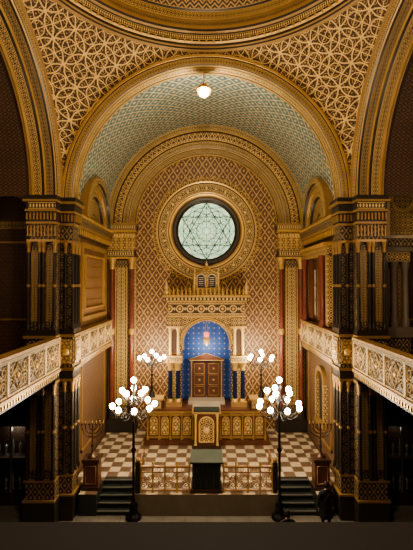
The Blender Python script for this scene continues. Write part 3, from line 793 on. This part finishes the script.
# ------------------------------------------------------------------ people
def person(x, y, z, H, yaw, name, hairlen=0):
    root = bpy.data.objects.new(name, None); COL.objects.link(root)
    k = H/1.75
    J = {'pel':(0,0,.95,.145),'wai':(0,0,1.1,.14),'che':(0,-.01,1.28,.165),'upc':(0,.0,1.4,.125),'nk':(0,.01,1.49,.06),'nk2':(0,-.005,1.56,.055)}
    E = [('pel','wai'),('wai','che'),('che','upc'),('upc','nk'),('nk','nk2')]
    for s, t in ((-1,'L'),(1,'R')):
        J.update({'sh'+t:(s*.19,.0,1.41,.085),'el'+t:(s*.27,.03,1.13,.058),'wr'+t:(s*.255,-.07,.88,.034),'hd'+t:(s*.243,-.1,.81,.034),
                  'hp'+t:(s*.095,0,.88,.11),'kn'+t:(s*.11,-.02,.5,.068),'an'+t:(s*.12,.02,.1,.046),'ft'+t:(s*.13,-.06,.045,.045),'to'+t:(s*.14,-.17,.035,.035)})
        E += [('upc','sh'+t),('sh'+t,'el'+t),('el'+t,'wr'+t),('wr'+t,'hd'+t),('pel','hp'+t),('hp'+t,'kn'+t),('kn'+t,'an'+t),('an'+t,'ft'+t),('ft'+t,'to'+t)]
        for f in range(4):
            ox = (f-1.5)*.019; L = (.07,.085,.09,.078)[f]
            a, c, d = 'f%d%s0' % (f,t), 'f%d%s1' % (f,t), 'f%d%s2' % (f,t)
            J[a] = (s*.241, -.1-ox, .775, .011); J[c] = (s*.235, -.105-ox, .775-L*.55, .0095); J[d] = (s*.22, -.105-ox, .775-L, .008)
            E += [('hd'+t,a),(a,c),(c,d)]
        J['t'+t+'0'] = (s*.23,-.135,.82,.012); J['t'+t+'1'] = (s*.22,-.155,.775,.01); E += [('hd'+t,'t'+t+'0'),('t'+t+'0','t'+t+'1')]
    names = list(J); me = bpy.data.meshes.new('body')
    me.from_pydata([J[n][:3] for n in names], [(names.index(a), names.index(c)) for a, c in E], [])
    o = bpy.data.objects.new('body_tmp', me); COL.objects.link(o)
    sk = o.modifiers.new('s', 'SKIN'); sk.use_smooth_shade = True
    for i, n in enumerate(names):
        r = J[n][3]; me.skin_vertices[0].data[i].radius = (r, r*(.75 if n in ('che','wai','pel','upc') else 1)) ; me.skin_vertices[0].data[i].use_root = (n == 'pel')
    ss = o.modifiers.new('u', 'SUBSURF'); ss.levels = 1; ss.render_levels = 1
    dg = bpy.context.evaluated_depsgraph_get(); dg.update()
    nm = bpy.data.meshes.new_from_object(o.evaluated_get(dg)); bpy.data.objects.remove(o)
    nm.materials.clear()
    for q in ('jacket','trouser','skin','shoe'): nm.materials.append(M[q])
    for p in nm.polygons:
        c = p.center; p.use_smooth = True
        if c.z > 1.5: q = 2
        elif abs(c.x) > .19 and c.z < .88: q = 2
        elif c.z < .09: q = 3
        elif c.z < .93: q = 1
        else: q = 0
        p.material_index = q
    bo = bpy.data.objects.new('body', nm); COL.objects.link(bo); bo.parent = root
    b = MB()
    P = []; U = []; n = 24; h = 18
    for i in range(h+1):
        t = pi*i/h - pi/2; row = []
        for j in range(n+1):
            a = 2*pi*j/n
            px, py, pz = .076*cos(t)*cos(a), .098*cos(t)*sin(a), .118*sin(t)
            if pz < 0: px *= 1 - .28*(-pz/.118); py *= 1 - .12*(-pz/.118)
            if py < -.05:
                if abs(px) < .016 and -.035 < pz < .012: py -= .02*(1 - (pz+.035)/.06)+.006
                if .015 < abs(px) < .05 and 0 < pz < .028: py += .008
            row.append((px, py, 1.655+pz))
        P.append(row); U.append([(0,0)]*(n+1))
    b.grid(P, U, 'skin')
    for s in (-1, 1):
        b.sphere((s*.03,-.083,1.662), .012, 'cream', 8); b.sphere((s*.03,-.093,1.662), .006, 'black', 6)
        b.sphere((s*.077,.005,1.65), .028, 'skin', 8, sx=.3, sy=.6)
    b.sphere((0,-.082,1.602), .022, 'wood2', 8, sz=.3, sy=.5)
    P = []; U = []
    for i in range(13):
        t = pi/2 - (pi*.62)*i/12; row = []
        for j in range(n+1):
            a = 2*pi*j/n; bk = (1 + sin(a))/2
            tt = max(t, .55 - 1.5*bk - .15)
            e = .012 + .004*sin(a*7)
            px, py, pz = (.078+e)*cos(tt)*cos(a), (.1+e)*cos(tt)*sin(a)+.004, (.12+e)*sin(tt)
            if tt < 0 and hairlen: pz -= hairlen*(-tt)*bk
            row.append((px, py, 1.66+pz))
        P.append(row); U.append([(0,0)]*(n+1))
    b.grid(P, U, 'hair')
    b.tube([(.075*cos(t*pi/8), .01+.07*sin(t*pi/8), 1.495+.012*sin(t*pi/8)) for t in range(17)], .016, 'jacket', 6)
    b.tube([(-.16,-.02,1.46),(-.05,.12,1.38),(.08,.135,1.2),(.17,.1,1.0)], .012, 'wood', 5)
    b.obj('head', root)
    b = MB(); P = []; U = []
    for (z_, rx, ry) in ((1.16,.165,.135),(1.05,.175,.145),(.9,.2,.165),(.72,.215,.175),(.55,.225,.185)):
        P.append([((rx + .008*sin(7*2*pi*j/32)*(1.16-z_)*2)*cos(2*pi*j/32), (ry + .008*sin(7*2*pi*j/32)*(1.16-z_)*2)*sin(2*pi*j/32), z_) for j in range(33)])
        U.append([(j/32, z_) for j in range(33)])
    b.grid(P, U, 'jacket'); b.obj('coat', root)
    root.scale = (k, k, k); root.location = (x, y, z); root.rotation_euler = (0, 0, yaw)
person(4.2, 14.2, 0, 1.75, pi, 'person', .05)
person(2.5, 12.5, 0, 1.72, pi + .2, 'person', .08)

# ------------------------------------------------------------------ lights
def pt(loc, e, col, r, name):
    l = bpy.data.lights.new(name, 'POINT'); l.energy = e; l.color = col; l.shadow_soft_size = r
    o = bpy.data.objects.new(name, l); o.location = loc; COL.objects.link(o)
pt((0, 5.5, 14.5), 1650, (1, .78, .50), .5, 'hall_fill_light')  # added main fill for the hall, above the view; no chandelier is modelled
pt((0, 3.0, 10.5), 380, (1, .78, .52), .4, 'gallery_fill_light')  # added fill near the west gallery, not an actual fixture
pt((-7.6, 10.5, 10.5), 150, (1, .76, .52), .3, 'aisle_fill_light')  # added fill outside the view, brightens the left aisle walls
pt((7.6, 10.5, 10.5), 210, (1, .79, .56), .3, 'aisle_fill_light')  # same added fill for the right aisle
w = bpy.data.worlds.new('World'); SC.world = w; w.use_nodes = True
w.node_tree.nodes['Background'].inputs[0].default_value = (.6, .7, .8, 1); w.node_tree.nodes['Background'].inputs[1].default_value = .03

# ------------------------------------------------------------------ camera
cd = bpy.data.cameras.new('Camera'); cam = bpy.data.objects.new('Camera', cd); COL.objects.link(cam)
cd.sensor_fit = 'VERTICAL'; cd.sensor_height = 36; cd.lens = 400/550*36; cd.clip_start = .05
cam.location = (0, 0, 8.75); cam.rotation_euler = (radians(90 + 1.15), 0, 0)
SC.camera = cam
